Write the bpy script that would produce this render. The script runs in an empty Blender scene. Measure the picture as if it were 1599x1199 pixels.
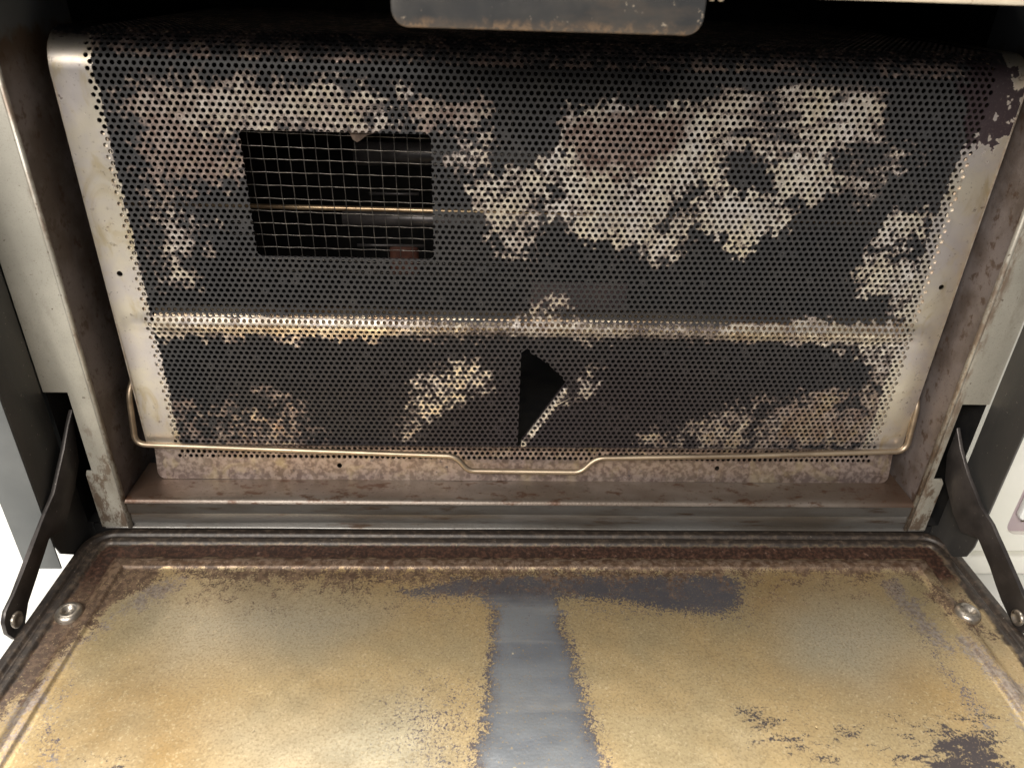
import bpy, bmesh, math, random
import numpy as np
from mathutils import Vector, Matrix

sc = bpy.context.scene
COL = sc.collection
rnd = random.Random(7)

# ------------------------------------------------------------------ camera
CAM_POS = Vector((-0.02778, -0.35458, 0.24375))
YAW, PITCH, ROLL = math.radians(2.483), math.radians(29.509), math.radians(1.894)
fw = Vector((math.sin(YAW)*math.cos(PITCH), math.cos(YAW)*math.cos(PITCH), -math.sin(PITCH)))
rt0 = Vector((math.cos(YAW), -math.sin(YAW), 0))
up0 = rt0.cross(fw)
rt = math.cos(ROLL)*rt0 + math.sin(ROLL)*up0
up = -math.sin(ROLL)*rt0 + math.cos(ROLL)*up0
cam_data = bpy.data.cameras.new('camera')
cam = bpy.data.objects.new('camera', cam_data)
COL.objects.link(cam)
M = Matrix((rt, up, -fw)).transposed().to_4x4()
M.translation = CAM_POS
cam.matrix_world = M
cam_data.sensor_width = 36.0
cam_data.lens = 1148.5/1599*36
cam_data.clip_start = 0.01
cam_data.clip_end = 50
cam_data.dof.use_dof = True
cam_data.dof.focus_distance = (Vector((0, 0, 0.09))-CAM_POS).dot(fw)
cam_data.dof.aperture_fstop = 11.0
sc.camera = cam

# ------------------------------------------------------------------ world, lamps, exposure
world = bpy.data.worlds.new('World')
sc.world = world
world.use_nodes = True
bg = world.node_tree.nodes['Background']
bg.inputs['Color'].default_value = (0.90, 0.92, 1.0, 1)
bg.inputs['Strength'].default_value = 0.14

def area_lamp(name, loc, target, sx, sy, power, color):
    d = bpy.data.lights.new(name, 'AREA')
    d.shape = 'RECTANGLE'; d.size = sx; d.size_y = sy
    d.energy = power; d.color = color
    o = bpy.data.objects.new(name, d); COL.objects.link(o)
    o.location = loc
    o.rotation_euler = (Vector(target)-Vector(loc)).to_track_quat('-Z', 'Y').to_euler()
    return o
area_lamp('ceiling_lamp', (-0.45, -1.15, 0.95), (0, 0, 0.10), 1.0, 0.5, 34, (1.0, 0.94, 0.86))
area_lamp('ceiling_lamp', (-0.12, 0.28, 1.35), (-0.05, -0.10, 0.0), 1.2, 0.6, 50, (1.0, 0.95, 0.86))

sc.view_settings.view_transform = 'Standard'
sc.view_settings.look = 'None'
sc.view_settings.exposure = 0.0
sc.view_settings.gamma = 1.0
sc.cycles.max_bounces = 8

PANEL_PATCHES=[
(0.72,4,0.62,0,[(-189.8, 201.9), (-149.0, 206.1), (-110.1, 206.1), (-89.3, 203.2), (-74.1, 197.0), (-71.3, 186.1), (-75.3, 176.2), (-87.3, 173.4), (-141.6, 172.1), (-143.3, 151.2), (-159.0, 146.9), (-173.2, 143.5), (-178.8, 130.2), (-172.0, 125.5), (-174.1, 113.9), (-186.0, 113.7), (-191.2, 125.1), (-193.1, 139.4), (-194.2, 157.5), (-194.6, 174.8), (-194.5, 193.9)]),
(0.95,5,0.45,0,[(-138.7, 200.6), (-110.5, 201.9), (-85.6, 196.7), (-82.7, 176.0), (-87.3, 173.4), (-154.8, 171.8), (-162.3, 178.4), (-157.0, 192.2)]),
(0.88,4,0.8,0,[(-186.1, 167.9), (-166.5, 171.2), (-140.6, 169.0), (-143.2, 152.1), (-158.9, 147.8), (-177.3, 145.9), (-185.7, 148.7), (-189.1, 160.6)]),
(0.38,4,0.3,0,[(-195.9, 136.2), (-169.3, 139.9), (-154.1, 130.7), (-161.2, 115.9), (-168.9, 107.3), (-171.1, 95.1), (-198.5, 94.7), (-197.7, 113.5)]),
(0.5,3,0.1,0,[(-89.3, 203.2), (-73.8, 202.8), (-55.5, 200.1), (-67.2, 191.7), (-63.5, 177.9), (-75.3, 176.2), (-86.2, 188.5)]),
(0.82,2.5,0.7,0,[(-63.8, 191.3), (-34.0, 192.6), (-19.9, 187.9), (-27.5, 183.0), (-35.4, 177.2), (-60.5, 178.0), (-64.7, 183.5)]),
(0.5,3,0.3,0,[(-44.3, 178.4), (-22.1, 177.5), (-24.9, 165.8), (-27.7, 151.6), (-37.5, 152.0), (-46.0, 163.8)]),
(0.85,3,0.3,0,[(-36.0, 155.6), (-15.6, 158.5), (-5.0, 161.2), (-0.8, 117.3), (-16.0, 118.6), (-25.8, 126.8), (-33.2, 138.0)]),
(0.13,3,0.0,0,[(-33.8, 126.6), (-0.1, 124.0), (0.6, 108.7), (-24.0, 110.0)]),
(0.88,3.2,0.12,0,[(-5.7, 156.3), (-0.6, 165.4), (6.4, 169.4), (7.9, 179.6), (10.6, 187.6), (22.9, 192.3), (42.3, 190.3), (62.6, 193.6), (77.2, 191.2), (82.1, 172.7), (88.6, 166.9), (83.5, 160.7), (77.8, 153.8), (82.9, 142.0), (75.9, 135.4), (72.1, 123.7), (67.2, 116.5), (50.8, 116.2), (40.2, 124.1), (22.3, 125.4), (10.5, 133.4), (-0.7, 136.4)]),
(0.78,3,0.85,0.5,[(7.3, 183.9), (42.6, 187.5), (65.1, 186.7), (62.4, 173.7), (48.9, 160.0), (24.5, 156.4), (11.6, 165.1)]),
(0.96,1.6,0,0,[(76.8, 149.8), (97.0, 151.8), (117.8, 146.5), (125.7, 139.6), (121.1, 131.0), (112.6, 130.9), (107.1, 118.6), (100.1, 117.5), (90.3, 128.4), (75.9, 135.4)]),
(0.55,2.5,0,0,[(73.8, 159.0), (96.2, 156.4), (94.7, 147.0), (72.8, 145.0)]),
(0.97,2.2,0.1,0,[(108.4, 168.8), (134.9, 172.1), (145.5, 158.4), (139.5, 149.2), (123.5, 146.7), (108.7, 153.3), (109.0, 161.3)]),
(0.6,3.5,0.35,1,[(73.0, 202.0), (95.5, 207.2), (152.9, 206.8), (159.9, 200.1), (154.1, 188.8), (160.7, 179.8), (142.9, 171.1), (106.0, 169.7), (79.5, 172.0)]),
(0.93,2,0.1,1,[(94.9, 202.9), (146.6, 203.1), (149.7, 197.1), (131.0, 193.9), (97.6, 196.4)]),
(0.8,3,0.2,0.7,[(116.1, 193.5), (144.8, 192.8), (146.4, 181.5), (136.3, 172.4), (117.7, 172.9)]),
(0.38,3,0.1,0.6,[(139.8, 171.0), (165.2, 179.9), (184.7, 169.1), (167.9, 162.0), (169.2, 146.4), (152.5, 146.0), (143.6, 155.9)]),
(0.78,2.5,0,0,[(172.7, 145.5), (189.3, 144.2), (194.6, 137.8), (188.6, 125.0), (182.8, 122.1), (180.7, 106.0), (164.3, 107.5), (165.2, 117.0), (171.1, 125.6), (171.9, 134.7)]),
(0.85,2,0,0,[(166.7, 119.8), (182.2, 121.8), (205.3, 112.5), (203.5, 85.1), (191.6, 83.8), (186.1, 96.7), (171.7, 96.5)]),
(0.96,1.5,0.55,0,[(-199.2, 74.1), (-180.7, 77.7), (-137.5, 78.8), (-94.4, 76.9), (-74.3, 73.9), (-84.7, 69.6), (-149.0, 68.2), (-199.0, 68.5)]),
(0.42,2,0.6,0,[(-84.2, 78.6), (-13.2, 77.1), (-13.0, 69.5), (-84.8, 69.2)]),
(0.97,1.5,0.35,0,[(119.2, 79.2), (141.1, 83.0), (202.6, 82.1), (207.0, 67.9), (168.8, 70.0), (118.9, 72.0)]),
(0.35,2,0.6,0,[(69.0, 78.4), (120.9, 79.3), (122.5, 71.6), (77.0, 70.9)]),
(0.62,2.5,0.2,0,[(-17.4, 79.7), (-3.5, 88.4), (8.6, 100.8), (15.7, 93.8), (14.2, 85.7), (22.4, 81.1), (48.4, 78.1), (42.4, 68.5), (21.5, 70.1), (10.9, 73.0), (-13.1, 73.3)]),
(0.5,4,0.0,0.0,[(-70.6, 41.9), (-54.4, 54.9), (-32.9, 58.4), (-21.2, 50.6), (-22.8, 36.4), (-39.9, 33.2), (-47.9, 25.6), (-62.8, 10.3), (-72.3, 1.3), (-76.4, 16.7)]),
(0.9,3,0.0,0,[(-51.8, 49.4), (-32.9, 56.0), (-23.7, 49.8), (-26.4, 37.6), (-42.4, 35.7), (-51.2, 40.1)]),
(0.07,4,0,0,[(-67.9, 65.6), (-12.7, 58.7), (-11.1, 4.2), (-85.3, -1.0)]),
(0.8,3,0.0,0,[(-168.5, 17.8), (-155.3, 23.4), (-138.9, 18.1), (-129.9, 2.1), (-133.4, -3.3), (-163.5, -3.6), (-171.3, 6.9)]),
(0.4,4,0.4,0,[(-201.5, 36.1), (-179.9, 24.0), (-145.9, 40.9), (-119.6, 24.7), (-115.0, -3.1), (-206.5, -4.0)]),
(0.55,2.5,0,0,[(13.1, 24.2), (20.2, 38.2), (32.8, 58.6), (38.4, 43.4), (31.3, 34.1), (23.3, 29.0)]),
(0.08,4,0,0,[(14.8, 66.9), (43.7, 55.6), (53.8, 26.8), (26.7, -2.2), (11.6, -2.3), (6.8, 17.6)]),
(0.55,4,0.3,0,[(62.8, 13.0), (92.7, 13.3), (113.8, 21.1), (141.6, 31.3), (147.4, 38.6), (180.5, 46.1), (202.5, 58.6), (216.9, 28.8), (216.5, 2.0), (60.8, -3.2)]),
(0.92,3.5,0.4,0,[(146.0, 27.9), (165.2, 40.9), (186.6, 37.0), (208.9, 45.6), (213.9, 28.8), (212.8, 6.6), (162.2, 6.0), (135.6, 5.8)]),
(0.55,4,0.2,0,[(78.2, 9.6), (105.3, 27.4), (133.2, 36.3), (131.8, 5.7), (83.5, -1.6)]),
(0.68,3,0.1,0,[(158.4, 69.1), (207.2, 72.9), (210.6, 49.8), (196.6, 47.5), (176.6, 60.7)]),
(0.12,3,0,0,[(-199.1, 106.7), (-165.8, 107.4), (-171.4, 93.4), (-198.0, 89.4)]),
(0.012,3,0,0,[(-185.7, 202.0), (201.2, 209.4), (221.8, -0.2), (-209.8, -2.3)]),
]
PANEL_DARK=[
(0.25,2,[(-1.1, 149.7), (10.9, 151.5), (14.4, 146.2), (2.1, 142.8)]),
(0.35,2.5,[(51.9, 134.9), (65.8, 149.5), (75.9, 156.0), (78.2, 151.4), (67.6, 136.8), (60.5, 130.1)]),
(0.3,3,[(173.9, 28.3), (186.0, 39.1), (190.7, 28.5), (180.8, 23.1)]),
(0.45,5,[(-195.4, 201.8), (-186.3, 199.4), (-185.1, 151.8), (-182.2, 120.4), (-193.2, 120.2)]),
]
PANEL_PURPLE=[(194.4, 215.8), (215.7, 209.7), (221.3, 187.6), (215.9, 172.8), (207.6, 178.5), (200.3, 176.9), (189.1, 200.9)]
DOOR_PATCHES={
'grey':[
(1,2.5,[(-46.4, -53.2), (-25.2, -49.7), (-0.1, -48.1), (61.6, -46.4), (109.0, -47.2), (120.5, -55.2), (111.5, -75.5), (99.3, -81.8), (69.3, -79.1), (43.2, -72.4), (15.3, -69.7), (16.0, -85.2), (19.9, -113.2), (24.2, -141.2), (27.1, -165.3), (28.5, -184.6), (-36.3, -183.9), (-32.4, -164.8), (-28.9, -144.1), (-26.2, -120.4), (-23.8, -97.6), (-22.4, -76.5), (-30.2, -70.2), (-66.0, -68.8), (-75.1, -63.8), (-61.7, -59.0)]),
(0.55,9,[(-74.9, -130.7), (-48.9, -123.9), (-28.0, -120.4), (-27.4, -178.8), (-55.8, -178.5), (-69.6, -150.1)]),
(0.5,5,[(-67.2, -55.7), (127.3, -47.7), (111.6, -91.6), (15.0, -80.9), (-65.3, -76.5)]),
(0.75,3,[(197.4, -91.7), (203.0, -93.8), (204.3, -121.3), (207.9, -139.0), (202.5, -155.1), (197.2, -156.6), (198.1, -132.1)]),
(0.7,3,[(-218.5, -146.0), (-220.3, -129.9), (-218.2, -119.6), (-215.1, -124.9), (-215.4, -139.8), (-205.1, -152.1), (-199.6, -163.4), (-207.4, -163.4)]),
],
'black':[
(0.92,6,[(175.2, -151.8), (192.3, -142.2), (203.9, -145.6), (204.0, -158.2), (192.6, -175.5), (157.1, -175.2), (161.7, -160.9)]),
(0.42,5,[(91.9, -140.0), (114.4, -143.4), (159.3, -148.5), (188.2, -138.9), (178.4, -166.6), (139.3, -166.3), (98.4, -155.9)]),
(0.5,3,[(90.4, -134.9), (101.8, -136.7), (104.4, -146.6), (93.3, -144.9)]),
(0.55,2,[(-196.9, -159.2), (-177.2, -161.1), (-166.1, -172.2), (-190.3, -172.0)]),
],
'pale':[
(0.85,5,[(-206.7, -56.0), (-190.6, -48.7), (-178.6, -53.5), (-193.8, -67.6), (-208.2, -80.8), (-216.4, -91.2), (-222.3, -85.0)]),
(0.9,4,[(193.5, -55.1), (206.5, -52.5), (210.0, -74.1), (215.3, -102.1), (206.4, -106.1), (197.4, -91.7), (193.4, -71.8)]),
(0.9,4,[(210.9, -91.7), (224.3, -98.0), (231.0, -128.7), (215.8, -152.1), (218.8, -128.7)]),
(0.8,4,[(-232.8, -119.6), (-225.7, -91.2), (-218.6, -93.2), (-222.3, -123.1), (-224.9, -154.9), (-225.5, -163.2), (-240.6, -136.4)]),
],
'beige':[
(1,14,[(-206.2, -69.9), (-141.1, -65.2), (-81.4, -80.8), (-106.9, -101.4), (-174.7, -110.7)]),
(1,12,[(134.6, -78.7), (186.6, -78.7), (195.4, -102.1), (157.0, -121.2), (127.4, -107.8)]),
(0.7,14,[(-146.0, -143.4), (-59.6, -137.4), (-35.3, -176.1), (-123.0, -175.3)]),  # paints the glow of light at the door's near end
],
'smoke':[
(1,4,[(-50.3, -45.2), (61.9, -44.8), (109.4, -45.7), (122.3, -54.2), (112.8, -75.5), (99.3, -81.8), (69.2, -80.0), (43.1, -73.3), (15.2, -70.6), (-25.1, -70.6), (-65.9, -69.7), (-76.1, -63.8), (-61.9, -57.1)]),
(0.5,3,[(-32.0, -134.3), (-27.4, -120.4), (-23.4, -80.8), (-19.1, -80.8), (-23.5, -164.9), (-31.2, -181.4)]),
(0.5,3,[(14.3, -80.9), (19.9, -113.2), (24.2, -141.2), (23.2, -181.9), (19.0, -181.9), (16.5, -131.1), (11.6, -89.4)]),
],
'warm':[
(1,14,[(-224.0, -119.6), (-183.0, -112.5), (-147.1, -140.2), (-144.3, -172.4), (-205.6, -171.8)]),
(0.9,14,[(123.9, -117.3), (188.7, -102.0), (202.3, -135.6), (162.4, -142.1)]),
(0.8,8,[(123.6, -47.7), (195.2, -44.9), (189.9, -71.8), (118.1, -76.4)]),
(0.7,8,[(-160.8, -43.6), (-25.2, -45.1), (-32.2, -55.6), (-142.9, -58.2)]),
(0.6,8,[(-145.4, -48.5), (-136.0, -72.1), (-169.5, -80.8), (-185.6, -72.1)]),
],
'brown':[
(1.0,3,[(-266.9, -33.7), (-199.7, -42.7), (-199.9, -56.0), (-214.1, -66.7), (-220.6, -81.7), (-225.0, -99.2), (-230.0, -124.8), (-237.9, -141.2), (-259.3, -133.0)]),
(0.95,5,[(-209.8, -43.7), (219.1, -42.2), (210.4, -52.0), (-32.2, -57.0), (-176.7, -59.2)]),
(0.62,14,[(-209.8, -43.7), (219.1, -42.2), (198.1, -69.5), (23.4, -65.0), (-172.4, -72.1)]),  # wide soft patch paints the shade at the door's rear
(0.7,3,[(206.5, -37.0), (235.2, -67.1), (237.8, -98.1), (225.2, -102.1), (213.6, -67.1)]),
],
}
ARM_A=[(-247.8, -12.9, 31.1), (-248.4, -18.2, 25.5), (-249.3, -26.5, 15.6), (-251.0, -42.8, -1.5), (-252.2, -53.6, -7.9), (-253.4, -64.4, -15.1), (-254.7, -76.4, -23.2), (-255.8, -86.9, -29.8), (-256.6, -94.0, -33.2), (-256.9, -97.1, -37.2), (-257.0, -98.0, -44.1), (-256.7, -95.4, -50.6), (-256.0, -89.2, -51.7), (-255.1, -80.8, -40.5), (-254.1, -70.8, -32.8), (-253.1, -61.7, -26.1), (-252.4, -55.9, -21.3), (-252.0, -52.1, -21.2), (-251.3, -45.1, -25.1), (-250.5, -37.7, -18.5), (-249.4, -27.7, -8.9), (-248.5, -19.3, 2.1)]
ARM_A_RIVET=(-256.2, -90.9, -41.7)
ARM_B=[(237.8, -14.2, 26.0), (238.7, -21.2, 16.8), (240.2, -31.6, 6.8), (242.2, -46.5, -3.6), (243.7, -56.9, -7.3), (244.9, -66.2, -13.3), (246.1, -74.8, -18.8), (247.4, -84.2, -24.8), (249.0, -95.3, -31.8), (249.5, -99.3, -36.6), (249.4, -98.2, -44.7), (248.5, -91.9, -47.0), (246.7, -79.0, -39.7), (245.8, -72.4, -34.7), (244.9, -66.0, -29.3), (243.2, -53.4, -21.1), (242.8, -50.7, -21.7), (241.6, -41.9, -25.7), (240.3, -32.2, -19.8), (238.5, -19.5, -6.7), (237.8, -14.3, 7.7)]
ARM_B_RIVET=(248.4, -91.6, -39.9)

# ------------------------------------------------------------------ helpers
def link(o, parent=None):
    COL.objects.link(o)
    if parent is not None:
        o.parent = parent
    return o

def tag(o, label, cat, group=None, kind=None):
    o['label'] = label; o['category'] = cat
    if group: o['group'] = group
    if kind: o['kind'] = kind
    return o

def empty(name, loc=(0, 0, 0)):
    o = bpy.data.objects.new(name, None)
    o.empty_display_size = 0.02
    COL.objects.link(o)
    return o

def mesh_obj(name, verts, faces, mat, parent=None, smooth=False):
    me = bpy.data.meshes.new(name)
    me.from_pydata([tuple(v) for v in verts], [], [tuple(f) for f in faces])
    me.materials.append(mat)
    if smooth:
        me.polygons.foreach_set('use_smooth', [True]*len(me.polygons))
    me.update()
    return link(bpy.data.objects.new(name, me), parent)

def big_mesh(name, V, quads, tris, mat, parent=None, attrs=None, smooth=False):
    me = bpy.data.meshes.new(name)
    nq, ntr = len(quads), len(tris)
    me.vertices.add(len(V)); me.vertices.foreach_set('co', np.asarray(V, np.float32).ravel())
    loops = np.concatenate([np.asarray(quads, np.int32).reshape(-1), np.asarray(tris, np.int32).reshape(-1)])
    me.loops.add(len(loops)); me.loops.foreach_set('vertex_index', loops)
    starts = np.concatenate([np.arange(nq)*4, nq*4+np.arange(ntr)*3]).astype(np.int32)
    me.polygons.add(nq+ntr); me.polygons.foreach_set('loop_start', starts)
    me.polygons.foreach_set('use_smooth', np.full(nq+ntr, smooth))
    for k, a in (attrs or {}).items():
        at = me.attributes.new(k, 'FLOAT', 'POINT')
        at.data.foreach_set('value', np.asarray(a, np.float32))
    me.materials.append(mat)
    me.update(calc_edges=True); me.validate()
    return link(bpy.data.objects.new(name, me), parent)

def from_bm(name, bm, mat, parent=None, smooth=True, angle=0.6):
    bmesh.ops.recalc_face_normals(bm, faces=bm.faces)
    me = bpy.data.meshes.new(name); bm.to_mesh(me); bm.free()
    me.materials.append(mat)
    if smooth:
        me.polygons.foreach_set('use_smooth', [True]*len(me.polygons))
        me.set_sharp_from_angle(angle=angle)
    return link(bpy.data.objects.new(name, me), parent)

def box(name, lo, hi, mat, parent=None, bevel=0.0008, seg=2):
    bm = bmesh.new()
    vs = [bm.verts.new((x, y, z)) for x in (lo[0], hi[0]) for y in (lo[1], hi[1]) for z in (lo[2], hi[2])]
    for f in ((0, 1, 3, 2), (4, 6, 7, 5), (0, 4, 5, 1), (2, 3, 7, 6), (0, 2, 6, 4), (1, 5, 7, 3)):
        bm.faces.new([vs[i] for i in f])
    if bevel > 0:
        bmesh.ops.bevel(bm, geom=bm.edges[:], offset=bevel, segments=seg, affect='EDGES', profile=0.5)
    return from_bm(name, bm, mat, parent)

def plate(name, pts, thick, mat, parent=None, bevel=0.0005, seg=2):
    """A flat plate: outline of 3-D points, thickened along a vector."""
    bm = bmesh.new()
    t = Vector(thick)
    a = [bm.verts.new(Vector(p)) for p in pts]
    f = bm.faces.new(a)
    r = bmesh.ops.extrude_face_region(bm, geom=[f])
    for g in r['geom']:
        if isinstance(g, bmesh.types.BMVert): g.co += t
    if bevel > 0:
        es = [e for e in bm.edges if len(e.link_faces) == 2 and any(len(fc.verts) > 4 for fc in e.link_faces)]
        if len(pts) == 4: es = bm.edges[:]
        bmesh.ops.bevel(bm, geom=es, offset=bevel, segments=seg, affect='EDGES', profile=0.5)
    return from_bm(name, bm, mat, parent)

def round_path(pts, radii, n=7):
    out = [Vector(pts[0])]
    for i in range(1, len(pts)-1):
        p0, p, p1 = Vector(pts[i-1]), Vector(pts[i]), Vector(pts[i+1])
        r = radii if not isinstance(radii, (list, tuple)) else radii[i]
        a = p+(p0-p).normalized()*min(r, (p0-p).length*.45); b = p+(p1-p).normalized()*min(r, (p1-p).length*.45)
        for k in range(n+1):
            t = k/n
            out.append((1-t)**2*a+2*t*(1-t)*p+t*t*b)
    out.append(Vector(pts[-1]))
    return out

def tube(name, path, r, mat, parent=None, n=10, wob=0.0):
    V, F = [], []
    path = [Vector(p) for p in path]
    ref = Vector((0, 0, 1))
    prev = None
    for i, p in enumerate(path):
        d = (path[min(i+1, len(path)-1)]-path[max(i-1, 0)]).normalized()
        if prev is None:
            a = d.cross(ref if abs(d.z) < .9 else Vector((1, 0, 0))).normalized()
        else:
            a = (prev-d*prev.dot(d)).normalized()
        prev = a
        b = d.cross(a)
        rr = r*(1+wob*(rnd.random()-.5))
        for k in range(n):
            t = 2*math.pi*k/n
            V.append(p+a*rr*math.cos(t)+b*rr*math.sin(t))
    for i in range(len(path)-1):
        for k in range(n):
            F.append((i*n+k, i*n+(k+1) % n, (i+1)*n+(k+1) % n, (i+1)*n+k))
    F.append(tuple(range(n))[::-1]); F.append(tuple(range((len(path)-1)*n, len(path)*n)))
    return mesh_obj(name, V, F, mat, parent, smooth=True)

def lathe(name, prof, centre, axis, mat, parent=None, n=24):
    """prof: (radius, height along axis) pairs."""
    q = Vector((0, 0, 1)).rotation_difference(Vector(axis).normalized())
    V, F = [], []
    for r, h in prof:
        for k in range(n):
            t = 2*math.pi*k/n
            V.append(Vector(centre)+q @ Vector((r*math.cos(t), r*math.sin(t), h)))
    for i in range(len(prof)-1):
        for k in range(n):
            F.append((i*n+k, i*n+(k+1) % n, (i+1)*n+(k+1) % n, (i+1)*n+k))
    F.append(tuple(range((len(prof)-1)*n, len(prof)*n)))
    o = mesh_obj(name, V, F, mat, parent, smooth=True)
    return o

# numpy noise
def _hash(ix, iy, seed):
    h = (ix.astype(np.int64)*374761393 + iy.astype(np.int64)*668265263 + seed*2147483647) & 0xffffffff
    h = ((h ^ (h >> 13))*1274126177) & 0xffffffff
    return ((h ^ (h >> 16)) & 0xffff)/65535.0
def vnoise(x, y, seed):
    ix, iy = np.floor(x), np.floor(y); fx, fy = x-ix, y-iy
    fx = fx*fx*(3-2*fx); fy = fy*fy*(3-2*fy)
    a, b = _hash(ix, iy, seed), _hash(ix+1, iy, seed); c, d = _hash(ix, iy+1, seed), _hash(ix+1, iy+1, seed)
    return (a*(1-fx)+b*fx)*(1-fy)+(c*(1-fx)+d*fx)*fy
def multi(x, y, seed, scales, weights):
    return sum(w*vnoise(x/s+seed*7.3+i*3.1, y/s-seed*2.7-i*5.9, seed+i) for i, (s, w) in enumerate(zip(scales, weights)))
def uniform(v):
    r = np.empty(len(v)); r[np.argsort(v, kind='stable')] = np.linspace(0, 1, len(v)); return r
def poly_sd(x, y, poly):
    """signed distance to a polygon, positive inside"""
    ins = np.zeros(len(x), bool); d2 = np.full(len(x), 1e18)
    n = len(poly)
    for i in range(n):
        ax, ay = poly[i]; bx, by = poly[(i+1) % n]
        ex, ey = bx-ax, by-ay
        t = np.clip(((x-ax)*ex+(y-ay)*ey)/(ex*ex+ey*ey+1e-12), 0, 1)
        d2 = np.minimum(d2, (x-ax-t*ex)**2+(y-ay-t*ey)**2)
        if ay != by:
            c = ((ay > y) != (by > y)) & (x < (bx-ax)*(y-ay)/(by-ay)+ax)
            ins ^= c
    d = np.sqrt(d2)
    return np.where(ins, d, -d)
def soft(x, y, poly, s):
    px, py = [p[0] for p in poly], [p[1] for p in poly]
    m = (x > min(px)-2*s) & (x < max(px)+2*s) & (y > min(py)-2*s) & (y < max(py)+2*s)
    out = np.zeros(len(x))
    if m.any():
        t = np.clip(poly_sd(x[m], y[m], poly)/(2*s)+.5, 0, 1)
        out[m] = t*t*(3-2*t)
    return out

# ------------------------------------------------------------------ materials
class NT:
    def __init__(s, name):
        s.m = bpy.data.materials.new(name); s.m.use_nodes = True
        s.t = s.m.node_tree; s.b = s.t.nodes['Principled BSDF']
        s.tc = s.t.nodes.new('ShaderNodeTexCoord').outputs['Object']
    def put(s, sock, v):
        if isinstance(v, bpy.types.NodeSocket): s.t.links.new(v, sock)
        else: sock.default_value = v
    def noise(s, scale, detail=3, rough=.55, stretch=None, dist=0.0):
        n = s.t.nodes.new('ShaderNodeTexNoise')
        n.inputs['Scale'].default_value = scale; n.inputs['Detail'].default_value = detail
        n.inputs['Roughness'].default_value = rough; n.inputs['Distortion'].default_value = dist
        v = s.tc
        if stretch:
            mp = s.t.nodes.new('ShaderNodeMapping'); mp.inputs['Scale'].default_value = stretch
            s.t.links.new(v, mp.inputs['Vector']); v = mp.outputs['Vector']
        s.t.links.new(v, n.inputs['Vector'])
        return n.outputs['Fac']
    def step(s, v, a, b, lo=0.0, hi=1.0):
        n = s.t.nodes.new('ShaderNodeMapRange'); n.interpolation_type = 'SMOOTHSTEP'
        s.put(n.inputs['Value'], v)
        n.inputs['From Min'].default_value = a; n.inputs['From Max'].default_value = b
        n.inputs['To Min'].default_value = lo; n.inputs['To Max'].default_value = hi
        return n.outputs['Result']
    def math(s, op, a, b=0.0):
        n = s.t.nodes.new('ShaderNodeMath'); n.operation = op
        s.put(n.inputs[0], a); s.put(n.inputs[1], b)
        return n.outputs[0]
    def mix(s, f, a, b):
        n = s.t.nodes.new('ShaderNodeMix'); n.data_type = 'RGBA'
        s.put(n.inputs['Factor'], f)
        for k, v in ((6, a), (7, b)):
            s.put(n.inputs[k], v if isinstance(v, bpy.types.NodeSocket) else (*v, 1))
        return n.outputs[2]
    def mixf(s, f, a, b):
        n = s.t.nodes.new('ShaderNodeMix'); n.data_type = 'FLOAT'
        s.put(n.inputs['Factor'], f); s.put(n.inputs[2], a); s.put(n.inputs[3], b)
        return n.outputs[0]
    def attr(s, name):
        n = s.t.nodes.new('ShaderNodeAttribute'); n.attribute_name = name
        return n.outputs['Fac']
    def axis(s, k):
        n = s.t.nodes.new('ShaderNodeSeparateXYZ'); s.t.links.new(s.tc, n.inputs[0]); return n.outputs[k]
    def bump(s, h, strength=.3, dist=.0005):
        n = s.t.nodes.new('ShaderNodeBump'); s.put(n.inputs['Height'], h)
        n.inputs['Strength'].default_value = strength; n.inputs['Distance'].default_value = dist
        s.t.links.new(n.outputs[0], s.b.inputs['Normal'])
    def done(s, color, rough=.5, metal=0.0, spec=.5):
        s.put(s.b.inputs['Base Color'], color if isinstance(color, bpy.types.NodeSocket) else (*color, 1))
        s.put(s.b.inputs['Roughness'], rough); s.put(s.b.inputs['Metallic'], metal)
        s.b.inputs['Specular IOR Level'].default_value = spec
        return s.m

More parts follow.
